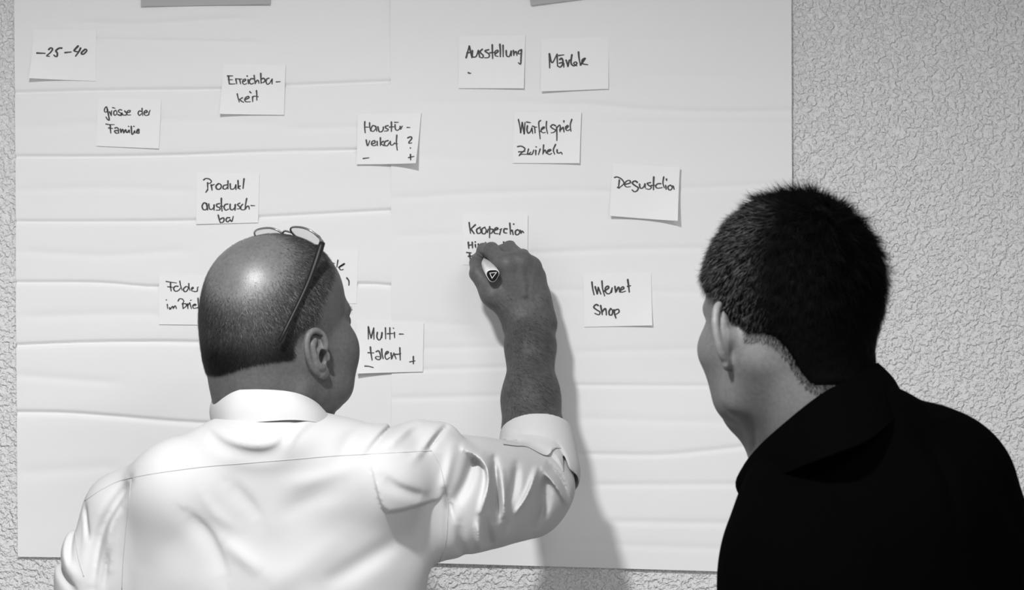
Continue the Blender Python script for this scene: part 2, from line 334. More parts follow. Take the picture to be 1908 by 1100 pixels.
T11 = ("258,280 270,380 290,470; 305,350 335,455; 335,455 350,360; 350,360 390,460; 405,265 415,380 445,485; 430,420 500,370 490,340 455,370 460,430 500,455 540,430; 540,430 555,365; 595,345 605,435; 610,420 650,355 665,430; 680,400 725,375 710,350 680,380 685,430 750,415; 782,245 795,340 805,430; 780,345 825,335; 350,625 320,610 285,650 330,690 375,720 360,760 300,740; 385,625 400,700 410,760; 405,720 450,670 465,700 470,765; 535,670 510,710 515,760 550,760 560,700 535,670; 580,690 590,750 610,810; 585,700 640,680 655,720 610,755", 1070, 490, 7.856)
T12 = ("115,180 210,195 350,215; 215,205 215,300 230,400; 150,300 280,315; 385,290 320,290 285,350 330,405 400,380 440,330; 425,170 445,280 480,380; 560,300 510,350 530,410 580,400 620,330 590,295 555,300; 630,225 635,310 660,385; 690,360 730,335 720,310 690,340 700,390 760,410; 760,410 820,400 830,320 850,305; 140,700 150,800; 115,600 125,605; 190,775 205,815 260,745 275,800; 275,790 320,735 350,800; 385,625 420,575 480,580 515,630 490,680; 490,690 500,800; 480,690 560,690 570,740 500,800; 600,690 610,800; 600,740 650,665; 650,665 690,800; 670,610 690,605; 725,730 790,720 770,695 720,730 740,790 820,780; 840,560 850,720 875,915; 830,780 885,755; 915,570 925,680", 300, 510, 12.22)
T13 = ("205,210 230,210; 295,150 275,280; 310,285 400,235 410,215 340,260 320,290 345,330 395,325; 460,480 500,540 500,620", 600, 470, 10)
T14 = ("180,100 180,355; 180,100 235,330; 235,330 290,125; 290,125 295,360; 365,215 355,310 390,370 430,350 460,220; 460,220 455,330; 530,120 535,350; 620,120 622,360; 570,245 690,238; 715,215 718,330; 695,130 700,135; 820,250 900,252; 222,515 235,640 260,785; 175,632 295,636; 340,610 390,595 420,650 435,740 390,775 330,745 350,710 430,720; 455,555 460,650 485,755; 530,670 590,630 570,605 535,640 525,720 560,770 620,730; 645,635 655,760; 655,760 700,650; 700,640 750,760; 735,665 790,665 845,650; 825,530 835,785; 115,905 190,910 285,935; 1102,710 1103,865; 1030,820 1140,800", 670, 600, 11)
Z4 = (0, 0, 0, 0)
card([(62,55),(179,55.5),(178,151),(57,147)], (.013,0,0,0), 'white card reading -25 -40, near the upper left corner of the paper', [T1], wpx=3.6)
card([(182,181),(300,185),(296,277),(179,272)], (0,.0015,0,0), 'white card handwritten Grösse der Familie, below the first crease', [T2], wpx=2.7)
card([(416,119),(532,121),(529,214),(410,213)], (.009,0,0,0), 'white card handwritten Erreichbarkeit, its lower left corner lifting', [T3], wpx=2.9)
card([(366,322),(483,323),(481,415),(365,418)], (0,.001,0,0), 'white card handwritten Produkt austauschbar, above the left man\'s head', [T4], wpx=2.9)
card([(666.6,212.5),(785,210),(776,306),(664.5,306.6)], (.002,.02,.003,0), 'white card handwritten Haustürverkauf with question mark, bent away across the sheet seam', [T5], wpx=2.9)
card([(856,67.6),(979,66),(976,165),(854,164.5)], (0,.003,0,0), 'white card handwritten Ausstellung, top centre of the right sheet', [T6], wpx=3.2, tick=("195,510 210,518 222,516", 840, 50, 5.9625))
card([(1008.5,72.6),(1134,69),(1133.5,165.7),(1007.7,171)], (.005,.001,0,0), 'white card handwritten Märkte, beside the Ausstellung card', [T7], wpx=3.4)
card([(958.5,208.5),(1083,208.5),(1079.6,304.6),(955,304)], (0,.003,.002,0), 'white card handwritten Würfelspiel Zwirbeln, right of the seam', [T8], wpx=2.9)
card([(1142,304.5),(1266,312),(1261,412.5),(1135,402.7)], (.008,.011,.006,.002), 'tilted white card handwritten Degustation, standing off the paper with a shadow', [T9], wpx=3.1)
card([(861,401),(983.6,400),(983,497),(861.5,493.7)], (0,0,.001,0), 'white card handwritten Kooperation, being written on by the left man', [T10], wpx=3.2)
card([(1086.5,511.6),(1213,509),(1215,606.5),(1088.5,609.7)], (0,.006,0,0), 'white card handwritten Internet Shop, right of the writing arm', [T11], wpx=3.4)
card([(296,513),(420,513),(418,606),(296,605)], (0,0,0,0), 'white card handwritten Folder im Brief, partly behind the left man\'s head', [T12], wpx=2.6)
card([(547,470),(668,468),(664,566),(545,566)], (0,0,0,0), 'white card mostly hidden behind the glasses wearer\'s head, only ending le showing', [T13], wpx=2.9)
card([(664,600),(789.7,601),(788,693),(666,696)], (.009,0,0,0), 'white card handwritten Multitalent, right of the left man\'s cheek', [T14], wpx=2.9)
card([(263,-92),(504,-96),(504,8),(263,12)], (.004,.004,0,0), 'grey title card at the top edge of the creased left sheet', [], M_grey, 'grey title cards')
card([(976,-88),(1216,-118),(1229,-19),(989,11)], (.004,.004,0,0), 'tilted grey title card at the top edge of the right sheet', [], M_grey, 'grey title cards')

# ------------------------------------------------------------------ implicit modelling
def axis(segs):
    out = []
    for a, b, h in segs: out.append(np.linspace(a, b, max(2, int(round((b-a)/h))+1))[:-1])
    out.append([segs[-1][1]]); return np.concatenate(out).astype(np.float32)
class Vol:
    def __init__(s, ax, ay, az):
        s.ax = [axis(a) for a in (ax, ay, az)]
        s.F = np.full([len(a) for a in s.ax], 1.0, np.float32)
    def sl(s, lo, hi):
        r = [slice(max(0, int(np.searchsorted(a, l))-2), min(len(a), int(np.searchsorted(a, h))+2)) for a, l, h in zip(s.ax, lo, hi)]
        g = [a[q] for a, q in zip(s.ax, r)]
        return tuple(r), g[0][:, None, None], g[1][None, :, None], g[2][None, None, :]
    def comb(s, r, d, k, op):
        if min(d.shape) == 0: return
        f = s.F[r]
        if op == 'sub': f = -f
        if k > 0:
            h = np.clip(k-np.abs(f-d), 0, None)/k; m = np.minimum(f, d)-h*h*k*.25
        else: m = np.minimum(f, d)
        s.F[r] = -m if op == 'sub' else m
    def cone(s, a, b, r1, r2, k=.01, op='add'):
        a = np.asarray(a, float); b = np.asarray(b, float); R = max(r1, r2)+k+.012
        r, X, Y, Z = s.sl(np.minimum(a, b)-R, np.maximum(a, b)+R)
        ba = b-a; L2 = float(ba@ba)+1e-12
        x, y, z = X-a[0], Y-a[1], Z-a[2]
        t = np.clip((x*ba[0]+y*ba[1]+z*ba[2])/L2, 0, 1).astype(np.float32)
        d = np.sqrt((x-t*ba[0])**2+(y-t*ba[1])**2+(z-t*ba[2])**2)-(r1+(r2-r1)*t)
        s.comb(r, d.astype(np.float32), k, op)
    def chain(s, pts, rs, k=.01, op='add'):
        for i in range(len(pts)-1): s.cone(pts[i], pts[i+1], rs[i], rs[i+1], k, op)
    def ell(s, c, rad, R=None, k=.01, op='add'):
        c = np.asarray(c, float); rad = np.asarray(rad, float); R = np.eye(3) if R is None else R
        e = np.sqrt(((R*rad)**2).sum(1))+k*1.8+.02
        r, X, Y, Z = s.sl(c-e, c+e)
        x, y, z = X-c[0], Y-c[1], Z-c[2]
        l = [R[0, i]*x+R[1, i]*y+R[2, i]*z for i in range(3)]
        k0 = np.sqrt(sum((l[i]/rad[i])**2 for i in range(3))); k1 = np.sqrt(sum((l[i]/rad[i]**2)**2 for i in range(3)))+1e-9
        s.comb(r, (k0*(k0-1)/k1).astype(np.float32), k, op)
    def cut(s, p, nrm, lo, hi, k=0):
        """remove the half space in front of plane"""
        r, X, Y, Z = s.sl(lo, hi); n_ = np.asarray(nrm, float); n_ /= np.linalg.norm(n_)
        d = ((X-p[0])*n_[0]+(Y-p[1])*n_[1]+(Z-p[2])*n_[2]).astype(np.float32)
        s.F[r] = np.maximum(s.F[r], d)
    def relief(s, lo, hi, fxz, ymax=None):
        """raise the surface by fxz(X,Z) where y<ymax"""
        r, X, Y, Z = s.sl(lo, hi)
        h = fxz(X[:, 0, 0][:, None], Z[0, 0][None, :]).astype(np.float32)[:, None, :]
        w_ = 1.0 if ymax is None else np.clip((ymax-Y)/.03+.5, 0, 1)
        s.F[r] -= h*w_
    def mesh(s, smooth=1):
        F = s.F; Sg = F < 0; c = np.zeros([n-1 for n in F.shape], np.int8)
        for i in (0, 1):
            for j in (0, 1):
                for k in (0, 1): c += Sg[i:F.shape[0]-1+i, j:F.shape[1]-1+j, k:F.shape[2]-1+k]
        act = (c > 0) & (c < 8); del c
        I = np.argwhere(act); vid = np.full(act.shape, -1, np.int32); vid[act] = np.arange(len(I)); del act
        cv = {}; cp = {}
        for i in (0, 1):
            for j in (0, 1):
                for k in (0, 1):
                    cv[i, j, k] = F[I[:, 0]+i, I[:, 1]+j, I[:, 2]+k]
                    cp[i, j, k] = np.stack([s.ax[0][I[:, 0]+i], s.ax[1][I[:, 1]+j], s.ax[2][I[:, 2]+k]], 1)
        acc = np.zeros((len(I), 3)); cnt = np.zeros(len(I))
        for a in cv:
            for ax_ in range(3):
                if a[ax_]: continue
                b = list(a); b[ax_] = 1; b = tuple(b)
                fa, fb = cv[a], cv[b]; m = (fa < 0) != (fb < 0)
                t = np.where(m, fa/np.where(m, fa-fb, 1), 0)
                acc += np.where(m[:, None], cp[a]+(cp[b]-cp[a])*t[:, None], 0); cnt += m
        V = acc/np.maximum(cnt, 1)[:, None]
        Q = []
        for ax_ in range(3):
            o1, o2 = (ax_+1) % 3, (ax_+2) % 3
            sa = [slice(None)]*3; sb = [slice(None)]*3; sa[ax_] = slice(0, -1); sb[ax_] = slice(1, None)
            d = Sg[tuple(sa)] != Sg[tuple(sb)]
            E = np.argwhere(d); E = E[(E[:, o1] > 0) & (E[:, o2] > 0) & (E[:, o1] < F.shape[o1]-1) & (E[:, o2] < F.shape[o2]-1)]
            def g(d1, d2):
                q = E.copy(); q[:, o1] -= d1; q[:, o2] -= d2; return vid[q[:, 0], q[:, 1], q[:, 2]]
            q = np.stack([g(1, 1), g(0, 1), g(0, 0), g(1, 0)], 1)
            fl = ~Sg[E[:, 0], E[:, 1], E[:, 2]]; q[fl] = q[fl][:, ::-1]; Q.append(q)
        Q = np.vstack(Q); Q = Q[(Q >= 0).all(1)]
        for _ in range(smooth):
            e = np.vstack([Q[:, [0, 1]], Q[:, [1, 2]], Q[:, [2, 3]], Q[:, [3, 0]]])
            n_ = len(V); w_ = np.bincount(e[:, 0], minlength=n_)+np.bincount(e[:, 1], minlength=n_)
            N_ = np.stack([np.bincount(e[:, 0], V[e[:, 1], i], n_)+np.bincount(e[:, 1], V[e[:, 0], i], n_) for i in range(3)], 1)
            V = V*.4+.6*N_/np.maximum(w_, 1)[:, None]
        return V, Q
def frame(yaw, pitch=0, roll=0):
    """columns right, forward, up; yaw>0 turns towards +x"""
    a = math.radians(yaw); R = np.array([[math.cos(a), math.sin(a), 0], [-math.sin(a), math.cos(a), 0], [0, 0, 1.]])
    p = math.radians(pitch); Rx = np.array([[1, 0, 0], [0, math.cos(p), -math.sin(p)], [0, math.sin(p), math.cos(p)]])
    r = math.radians(roll); Ry = np.array([[math.cos(r), 0, math.sin(r)], [0, 1, 0], [-math.sin(r), 0, math.cos(r)]])
    return R@Rx@Ry
def add_head(v, o, R, ear_z=-.02, flare=25, sc=1.0, ear_y=-.012, earsize=1.0, chub=0, groove=True, tilt=13):
    W = lambda x, y, z: o+R@(np.array([x, y, z])*sc)
    E = lambda c, r, k=.02, op='add': v.ell(W(*c), np.array(r)*sc, R, k, op)
    E((0, -.018, .030), (.0765, .087, .085), 0)
    E((0, .018, .030), (.066, .074, .076), .03)
    E((0, -.05, -.01), (.060, .055, .055), .03)
    E((0, .026, -.028), (.060, .062, .072), .03)
    for s in (-1, 1):
        v.cone(W(s*.052, -.004, -.05), W(s*.050, .012, -.082), .020*sc, .014*sc, .03)
        v.cone(W(s*.050, .012, -.082), W(s*.014, .070, -.100), .014*sc, .016*sc, .03)
        E((s*.040, .058, -.028), (.024, .024, .022), .02)
        v.cone(W(s*.012, .088, .016), W(s*.042, .074, .014), .009*sc, .008*sc, .014)
    E((0, .040, -.065), (.046, .046, .044), .02)
    v.ell(W(0, .080, -.100), np.array([.017, .014, .015])*sc, R, .014)
    if chub:
        for s in (-1, 1):
            E((s*.041, .056, -.045), (.030, .033, .038), .02); E((s*.034, .044, -.086), (.034, .036, .027), .02)
        E((0, .045, -.098), (.03, .035, .02), .02)
    v.cone(W(0, .088, .006), W(0, .108, -.034), .007*sc, .011*sc, .010)
    for s in (-1, 1):
        v.ell(W(s*.012, .100, -.038), np.array([.008, .010, .007])*sc, R, .006)
        E((s*.031, .098, -.001), (.016, .013, .011), .012, 'sub')
        v.ell(W(s*.031, .079, -.001), np.array([.0125]*3)*sc, R, .003)
    v.cone(W(-.019, .089, -.063), W(.019, .089, -.063), .005*sc, .005*sc, .005)
    v.cone(W(-.016, .088, -.073), W(.016, .088, -.073), .006*sc, .006*sc, .005)
    for s in (-1, 1):   # ears
        f = math.radians(flare)
        O = np.array([s*.071, ear_y, ear_z]); U = np.array([-s*math.sin(f), math.cos(f), 0]); Wd = np.array([s*math.cos(f), math.sin(f), 0])
        tl = math.radians(tilt); Z3 = np.array([0, 0, 1.]); U2 = U*math.cos(tl)+Z3*math.sin(tl); Z2 = Z3*math.cos(tl)-U*math.sin(tl)
        EW = lambda u, vv, ww: W(*(O+(U2*u+Z2*vv+Wd*ww)*earsize))
        RE = R@np.stack([U2, Z2, Wd], 1)
        g = sc*earsize
        v.ell(EW(-.004, .001, .006 if groove else .009), np.array([.015, .027, .0045 if groove else .0075])*g, RE, .006)
        v.cone(EW(.004, 0, -.004), EW(-.002, 0, .004), .013*g, .011*g, .006)
        hp = [(.004,-.001,.010),(.009,.008,.012),(.009,.020,.012),(.003,.029,.012),(-.007,.0315,.013),(-.016,.026,.014),(-.0205,.014,.014),(-.0205,.001,.013),(-.017,-.012,.011),(-.011,-.022,.009)]
        q = catmull(hp, 3); v.chain([EW(*p) for p in q], [.0036*g]*len(q), .0022)
        v.ell(EW(-.001, -.0260, .008), np.array([.0088, .0085, .0042])*g, RE, .004)
        hp = [(-.004,.019,.010),(-.011,.014,.012),(-.0125,.002,.013),(-.009,-.012,.012),(-.002,-.018,.011)]
        q = catmull(hp, 3); v.chain([EW(*p) for p in q], [.0034*g]*len(q), .004)
        v.ell(EW(.0085, -.006, .010), np.array([.004, .007, .004])*g, RE, .003)
        if groove:
            v.ell(EW(.0015, -.005, .014), np.array([.0066, .0100, .017])*g, RE, .002, 'sub')
            v.cone(EW(.0035, .021, .013), EW(-.0005, .010, .012), .0030*g, .0022*g, .0015, 'sub')
        if groove: v.cone(EW(-.0150, .012, .0185), EW(-.0155, -.006, .0175), .0018*g, .0018*g, .003, 'sub')
    return W
def strands(V, Q, dens, n, length, width, flow, col, lift=.35, seg=2, jitter=.35, sinks=.0):
    """thin blades grown on a quad mesh; dens(P)->0..1, flow(P,N)->dir, length(P), col(P)->tone"""
    a, b, c = V[Q[:, 0]], V[Q[:, 1]], V[Q[:, 2]]; d = V[Q[:, 3]]
    nrm = np.cross(c-a, d-b); ar = np.linalg.norm(nrm, axis=1); nrm = nrm/(ar[:, None]+1e-15)
    cen = (a+b+c+d)/4; w_ = ar*dens(cen, nrm); w_ /= w_.sum()
    i = rng.choice(len(Q), n, p=w_); u, t = rng.random((2, n, 1))
    p = a[i]*(1-u)*(1-t)+b[i]*u*(1-t)+c[i]*u*t+d[i]*(1-u)*t; N_ = nrm[i]
    f = flow(p, N_); f = f-N_*(f*N_).sum(1)[:, None]; f /= np.linalg.norm(f, axis=1)[:, None]+1e-9
    f = f+rng.normal(0, jitter, f.shape); f = f-N_*(f*N_).sum(1)[:, None]; f /= np.linalg.norm(f, axis=1)[:, None]+1e-9
    L_ = (length(p)*rng.uniform(.6, 1.2, n))[:, None]
    lf = np.clip(lift*rng.uniform(.4, 1.6, (n, 1)), 0, 1.2)
    side = np.cross(f, N_); wd = width*rng.uniform(.7, 1.2, (n, 1))
    rows = []; 
    for k in range(seg+1):
        s_ = k/seg; q = p-N_*sinks+f*L_*s_+N_*L_*lf*(s_-.35*s_*s_)
        ww = wd*(1-s_*.85)*.5
        if k < seg: rows += [q-side*ww, q+side*ww]
        else: rows += [q]
    VV = np.stack(rows, 1); m = VV.shape[1]; base = np.arange(n)[:, None]*m; F = []
    for k in range(seg-1):
        F.append(base+np.array([[2*k, 2*k+1, 2*k+3]])); F.append(base+np.array([[2*k, 2*k+3, 2*k+2]]))
    F.append(base+np.array([[2*seg-2, 2*seg-1, 2*seg]]))
    return VV.reshape(-1, 3), np.vstack(F), np.repeat(col(p), m)
def sst(x, a, b): t = np.clip((x-a)/(b-a), 0, 1); return t*t*(3-2*t)

# ================================================================== the left man
oA = P(520, 604, .50); RA = frame(45, 3, 0)
personA = empty('person', (oA[0]+.02, -.47, 0), 'man in white shirt, bald crown, seen from behind, raising his right arm to write', 'person')
vA = Vol([(-.66,-.42,.006),(-.42,-.17,.0014),(-.17,-.07,.004),(-.07,.11,.0015)],
         [(-.78,-.64,.006),(-.64,-.37,.0015),(-.37,-.21,.0035),(-.21,.0,.0014)],
         [(.74,1.38,.007),(1.38,1.47,.0028),(1.47,1.80,.0014)])
WA = add_head(vA, oA, RA, ear_z=-.037, flare=-6, ear_y=.002, earsize=1.0, chub=1)
vA.cone(WA(0,-.040,-.045), P(500,800,.52), .064, .064, .02)        # neck
vA.cone(WA(.02,-.01,-.06), P(530,830,.48), .045, .055, .02)
# nape roll
vA.cone(P(425,715,.545), P(560,735,.555), .012, .012, .02)
ShR, ElR, WrR = P(790,890,.46), P(1000,905,.26), P(986,612,.105)
vA.chain([P(500,840,.5), P(250,945,.5)], [.05,.045], .03); vA.chain([P(520,850,.5), ShR], [.05,.05], .03)
vA.ell(P(500,1030,.49), (.18,.09,.10), None, .04); vA.ell(P(505,1220,.47), (.165,.09,.16), None, .04)
vA.chain([P(215,965,.5), P(158,1250,.5), P(190,1520,.42)], [.042,.035,.025], .02)
LH = P(190,1520,.42)
vA.ell(LH+np.array([0,0,-.04]), (.018,.035,.045), None, .01)
for i in range(4): vA.chain([LH+np.array([.0,-.026+.018*i,-.07]), LH+np.array([.004,-.026+.019*i,-.108]), LH+np.array([.016,-.026+.019*i,-.135])], [.0085,.008,.007], .003)
vA.chain([LH+np.array([.0,.03,-.02]), LH+np.array([.01,.048,-.055]), LH+np.array([.02,.05,-.08])], [.011,.009,.008], .006)
vA.chain([ShR, ElR], [.050,.042], .02)
# forearm with muscle belly
fm = lambda t: ElR*(1-t)+WrR*t
vA.chain([ElR, fm(.25)+np.array([.002,0,0]), fm(.55)+np.array([-.002,0,0]), fm(.85), WrR], [.040,.044,.039,.0325,.030], .02)
vA.cone(fm(.15)+np.array([-.012,-.01,0]), fm(.5)+np.array([-.010,-.006,0]), .034,.028, .02)
vA.cone(fm(.9)+np.array([.012,0,0]), WrR+np.array([.010,.004,.012]), .024,.023, .015)
vA.cone(fm(.9)+np.array([-.010,0,0]), WrR+np.array([-.012,.0,.012]), .024,.022, .015)
# the writing hand
MC = [P(944,492,.124), P(970,487,.118), P(990,498,.106), P(998,518,.094)]
PI_ = [P(916,467,.090), P(950,464,.084), P(974,478,.074), P(991,500,.064)]
DI = [P(902,467,.062), P(926,471,.048), P(946,484,.040), P(968,502,.034)]
TI = [P(899,477,.038), P(908,484,.025), P(930,497,.020), P(950,514,.018)]
for i in range(4):
    w0 = WrR+np.array([-.020+.014*i, .004, .008])
    vA.cone(w0, MC[i], .019, [.0150,.0150,.0145,.0135][i], .014)
    vA.chain([MC[i], PI_[i]], [.0150,.0122] if i < 2 else [.0138,.0108], .008)
    vA.chain([PI_[i], DI[i], TI[i]], [[.0118,.0108,.0094],[.0112,.0100,.0085],[.0105,.0094,.008],[.0098,.0084,.0072]][i], .0045)
vA.chain([P(972,600,.10), P(918,548,.112), P(890,510,.103)], [.019,.0165,.0122], .012)
vA.chain([P(890,510,.103), P(888,490,.080), P(890,482,.062)], [.0120,.0105,.0090], .004)
vA.ell(P(935,535,.098), (.026,.020,.034), None, .014)
vA.cone(P(960,520,.09), P(990,560,.09), .026, .026, .014)
for i in range(3):   # valleys between knuckles
    a = (MC[i]*.4+PI_[i]*.6+MC[i+1]*.4+PI_[i+1]*.6)/2+np.array([0,-.0135,.006]); b = (PI_[i]+PI_[i+1])/2+np.array([0,-.006,.011])
    vA.cone(a, b, .0012 if i else .003,.0016 if i else .003, .007,'sub')
# tendons on the back of the hand
for i in range(1,4): vA.cone(MC[i]+np.array([0,-.0115,-.004]), (MC[i]+WrR)/2+np.array([0,-.016,0]), .0035,.002, .006)
V, Q = vA.mesh(1)
def toLA(p): return (p-oA)@RA
def scalpA(p):
    l = toLA(p); x, y, z = l.T
    side = np.clip(np.abs(x)/.07, 0, 1)
    front = sst(y, .068-.044*side*sst(-z,-.075,-.015)-.012*side, .046-.050*side*sst(-z,-.075,-.015)-.012*side)
    hl = -.056+.016*sst(x, .0, .07)
    low = sst(z, hl-.002, hl+.003)
    # around the ear
    e = np.hypot(y-.0, (z+.032))
    near = sst(e, .030, .040)*(np.abs(x) > .045)+(np.abs(x) <= .045)
    beard = np.where((np.abs(x) > .045) & (y > .010) & (z < -.012), 0, 1)
    return front*low*near*beard*(np.linalg.norm(l, axis=1) < .16)
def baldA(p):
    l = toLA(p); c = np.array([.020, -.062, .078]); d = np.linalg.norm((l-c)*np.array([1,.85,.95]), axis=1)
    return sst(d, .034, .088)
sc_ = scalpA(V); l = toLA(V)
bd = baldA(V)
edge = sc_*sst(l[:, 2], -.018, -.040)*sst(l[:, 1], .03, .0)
tone = 1+.75*sc_*(1-bd)-sc_*bd*.74-edge*.26  # bare crown lightened in the tone, standing in for light from above
tone *= 1+.5*((l[:, 2] > -.075) & (np.abs(l[:, 0]) > .0765) & (np.linalg.norm(l, axis=1) < .13) & (np.hypot(l[:,1]+.02,l[:,2]+.037) < .036))  # rim light on the ear, painted into the skin tone
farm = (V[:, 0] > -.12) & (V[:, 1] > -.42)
tone = np.where(farm, tone*(.88+.42*sst(V[:, 2], 1.60, 1.67)), tone)  # fingers lightened in colour as if lit from above; hairy wrist darker
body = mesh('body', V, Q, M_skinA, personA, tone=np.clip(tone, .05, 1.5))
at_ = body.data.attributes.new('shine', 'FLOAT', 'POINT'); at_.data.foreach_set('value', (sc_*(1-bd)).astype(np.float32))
HV, HQ = V, Q
headq = (np.linalg.norm(HV[HQ[:, 0]]-oA, axis=1) < .15); HQh = HQ[headq]
up = RA@np.array([0, 0, 1.]); crown = WA(.0, -.055, .10)
def flowA(p, N_):
    f = p-crown; f = f/(np.linalg.norm(f, axis=1)[:, None]+1e-9)
    l_ = toLA(p); g = np.array([0, 0, -1.])+RA@np.array([0, .6, 0])*1.0
    s_ = sst(np.abs(l_[:, 0]), .02, .06)[:, None]
    return f*(1-s_*.5)+g*s_*.6
d_ = lambda p, N_: scalpA(p)*(.012+.988*baldA(p)**1.3)*(1+1.0*sst(toLA(p)[:, 2], -.01, -.04))
sv, sf, st = strands(HV, HQh, d_, 100000, lambda p: .003+.0035*baldA(p), .00030, flowA,
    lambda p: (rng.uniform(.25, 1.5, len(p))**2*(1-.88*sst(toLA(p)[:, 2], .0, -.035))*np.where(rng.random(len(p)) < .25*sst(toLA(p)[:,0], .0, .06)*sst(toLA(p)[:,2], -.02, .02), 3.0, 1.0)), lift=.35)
# forearm hairs
fa = (HV[HQ[:, 0], 0] > -.06) & (HV[HQ[:, 0], 2] < 1.66) & (HV[HQ[:, 0], 2] > 1.47) & (HV[HQ[:, 0], 1] > -.26)
sv2, sf2, st2 = strands(HV, HQ[fa], lambda p, N_: .25+.75*sst(p[:, 2], 1.64, 1.60), 9000, lambda p: .008+0*p[:, 0], .00019,
    lambda p, N_: np.tile(np.array([[.8, 0, -.8]]), (len(p), 1)), lambda p: rng.uniform(.1, .5, len(p)), lift=.25, jitter=.33)
# eyebrow hairs
eb = lambda p, N_: (np.abs(toLA(p)[:, 2]-.014) < .004)*(toLA(p)[:, 1] > .055)*(np.abs(toLA(p)[:, 0]) > .012)*(np.abs(toLA(p)[:, 0]) < .052)*1.
sv3, sf3, st3 = strands(HV, HQh, eb, 220, lambda p: .006+0*p[:, 0], .0004, lambda p, N_: np.sign(toLA(p)[:, :1])*(RA@np.array([1, 0, .3]))[None], lambda p: rng.uniform(.3, .6, len(p)), lift=.5)
n1, n2 = len(sv), len(sv)+len(sv2)
tag(mesh('hair', np.vstack([sv, sv2, sv3]), np.vstack([sf, sf2+n1, sf3+n2]), M_hairA, personA, smooth=False, tone=np.concatenate([st, st2, st3])), kind='stuff')

# ---- shirt
def seg2(px, pts, d):
    """distance (signed by side) in metres in the x-z plane to a polyline given in pixels at depth d"""
    X, Z = px; q = catmull([P(a, b, d)[[0, 2]] for a, b in pts], 4)
    best = np.full(np.broadcast(X, Z).shape, 9.); sg = np.zeros(best.shape); tt = np.zeros(best.shape); m = len(q)-1
    for i in range(m):
        a, b = q[i], q[i+1]; ba = b-a; L2 = ba@ba
        t = np.clip(((X-a[0])*ba[0]+(Z-a[1])*ba[1])/L2, 0, 1)
        dx, dz = X-a[0]-t*ba[0], Z-a[1]-t*ba[1]; dd = np.hypot(dx, dz)
        k = dd < best; best = np.where(k, dd, best); sg = np.where(k, np.sign(ba[0]*dz-ba[1]*dx), sg); tt = np.where(k, (i+t)/m, tt)
    return best, sg, tt
def fold(v, pts, d, wpx, amp, asym=1.0, ymax=None, taper=True):
    s_ = S(d); w1 = wpx*s_; w2 = w1*asym
    q = np.array([P(a, b, d) for a, b in pts]); pad = 3*max(w1, w2)
    lo, hi = q.min(0)-pad, q.max(0)+pad; lo[1], hi[1] = -d-.13, -d+.13
    def f(X, Z):
        dd, sg, tt = seg2((X, Z), pts, d)
        w_ = np.where(sg > 0, w1, w2); tp = np.sqrt(np.clip(np.sin(np.pi*np.clip(tt, .03, .97)), 0, 1)) if taper else 1
        return amp*np.exp(-(dd/w_)**2)*tp
    v.relief(lo, hi, f, ymax)
shirtv = Vol([(-.66,-.60,.004),(-.60,.12,.0021)], [(-.72,-.2,.0028),(-.2,-.15,.004)], [(.93,1.14,.008),(1.14,1.53,.0021)])
sv_ = shirtv
sv_.ell(P(500,1020,.49), (.205,.120,.125), None, 0)
sv_.ell(P(503,1150,.475), (.203,.124,.17), None, .05)
sv_.ell((P(503,1180,.47)[0], -.47, 1.05), (.19,.13,.16), None, .05)
sv_.cone(P(480,872,.515), P(250,957,.5), .050, .054, .05)
sv_.ell(P(506,818,.53), (.084,.102,.036), None, .03)
sv_.cone(P(540,872,.51), P(775,880,.475), .050, .063, .05)
sv_.cone(P(330,905,.56), P(700,890,.55), .055, .055, .06)
sv_.chain([P(232,968,.5), P(190,1070,.5), P(163,1260,.49)], [.054,.053,.052], .03)
sv_.cone(P(160,1260,.49), P(185,1480,.43), .050, .038, .02)
sv_.cone(P(790,890,.465), P(992,903,.27), .063, .056, .03)
sv_.cone(P(830,950,.465), P(985,948,.275), .066, .042, .03)
sv_.cone(P(992,903,.27), P(998,880,.255), .056, .050, .02)
sv_.cone(P(828,812,.455), P(800,835,.47), .010, .02, .025)
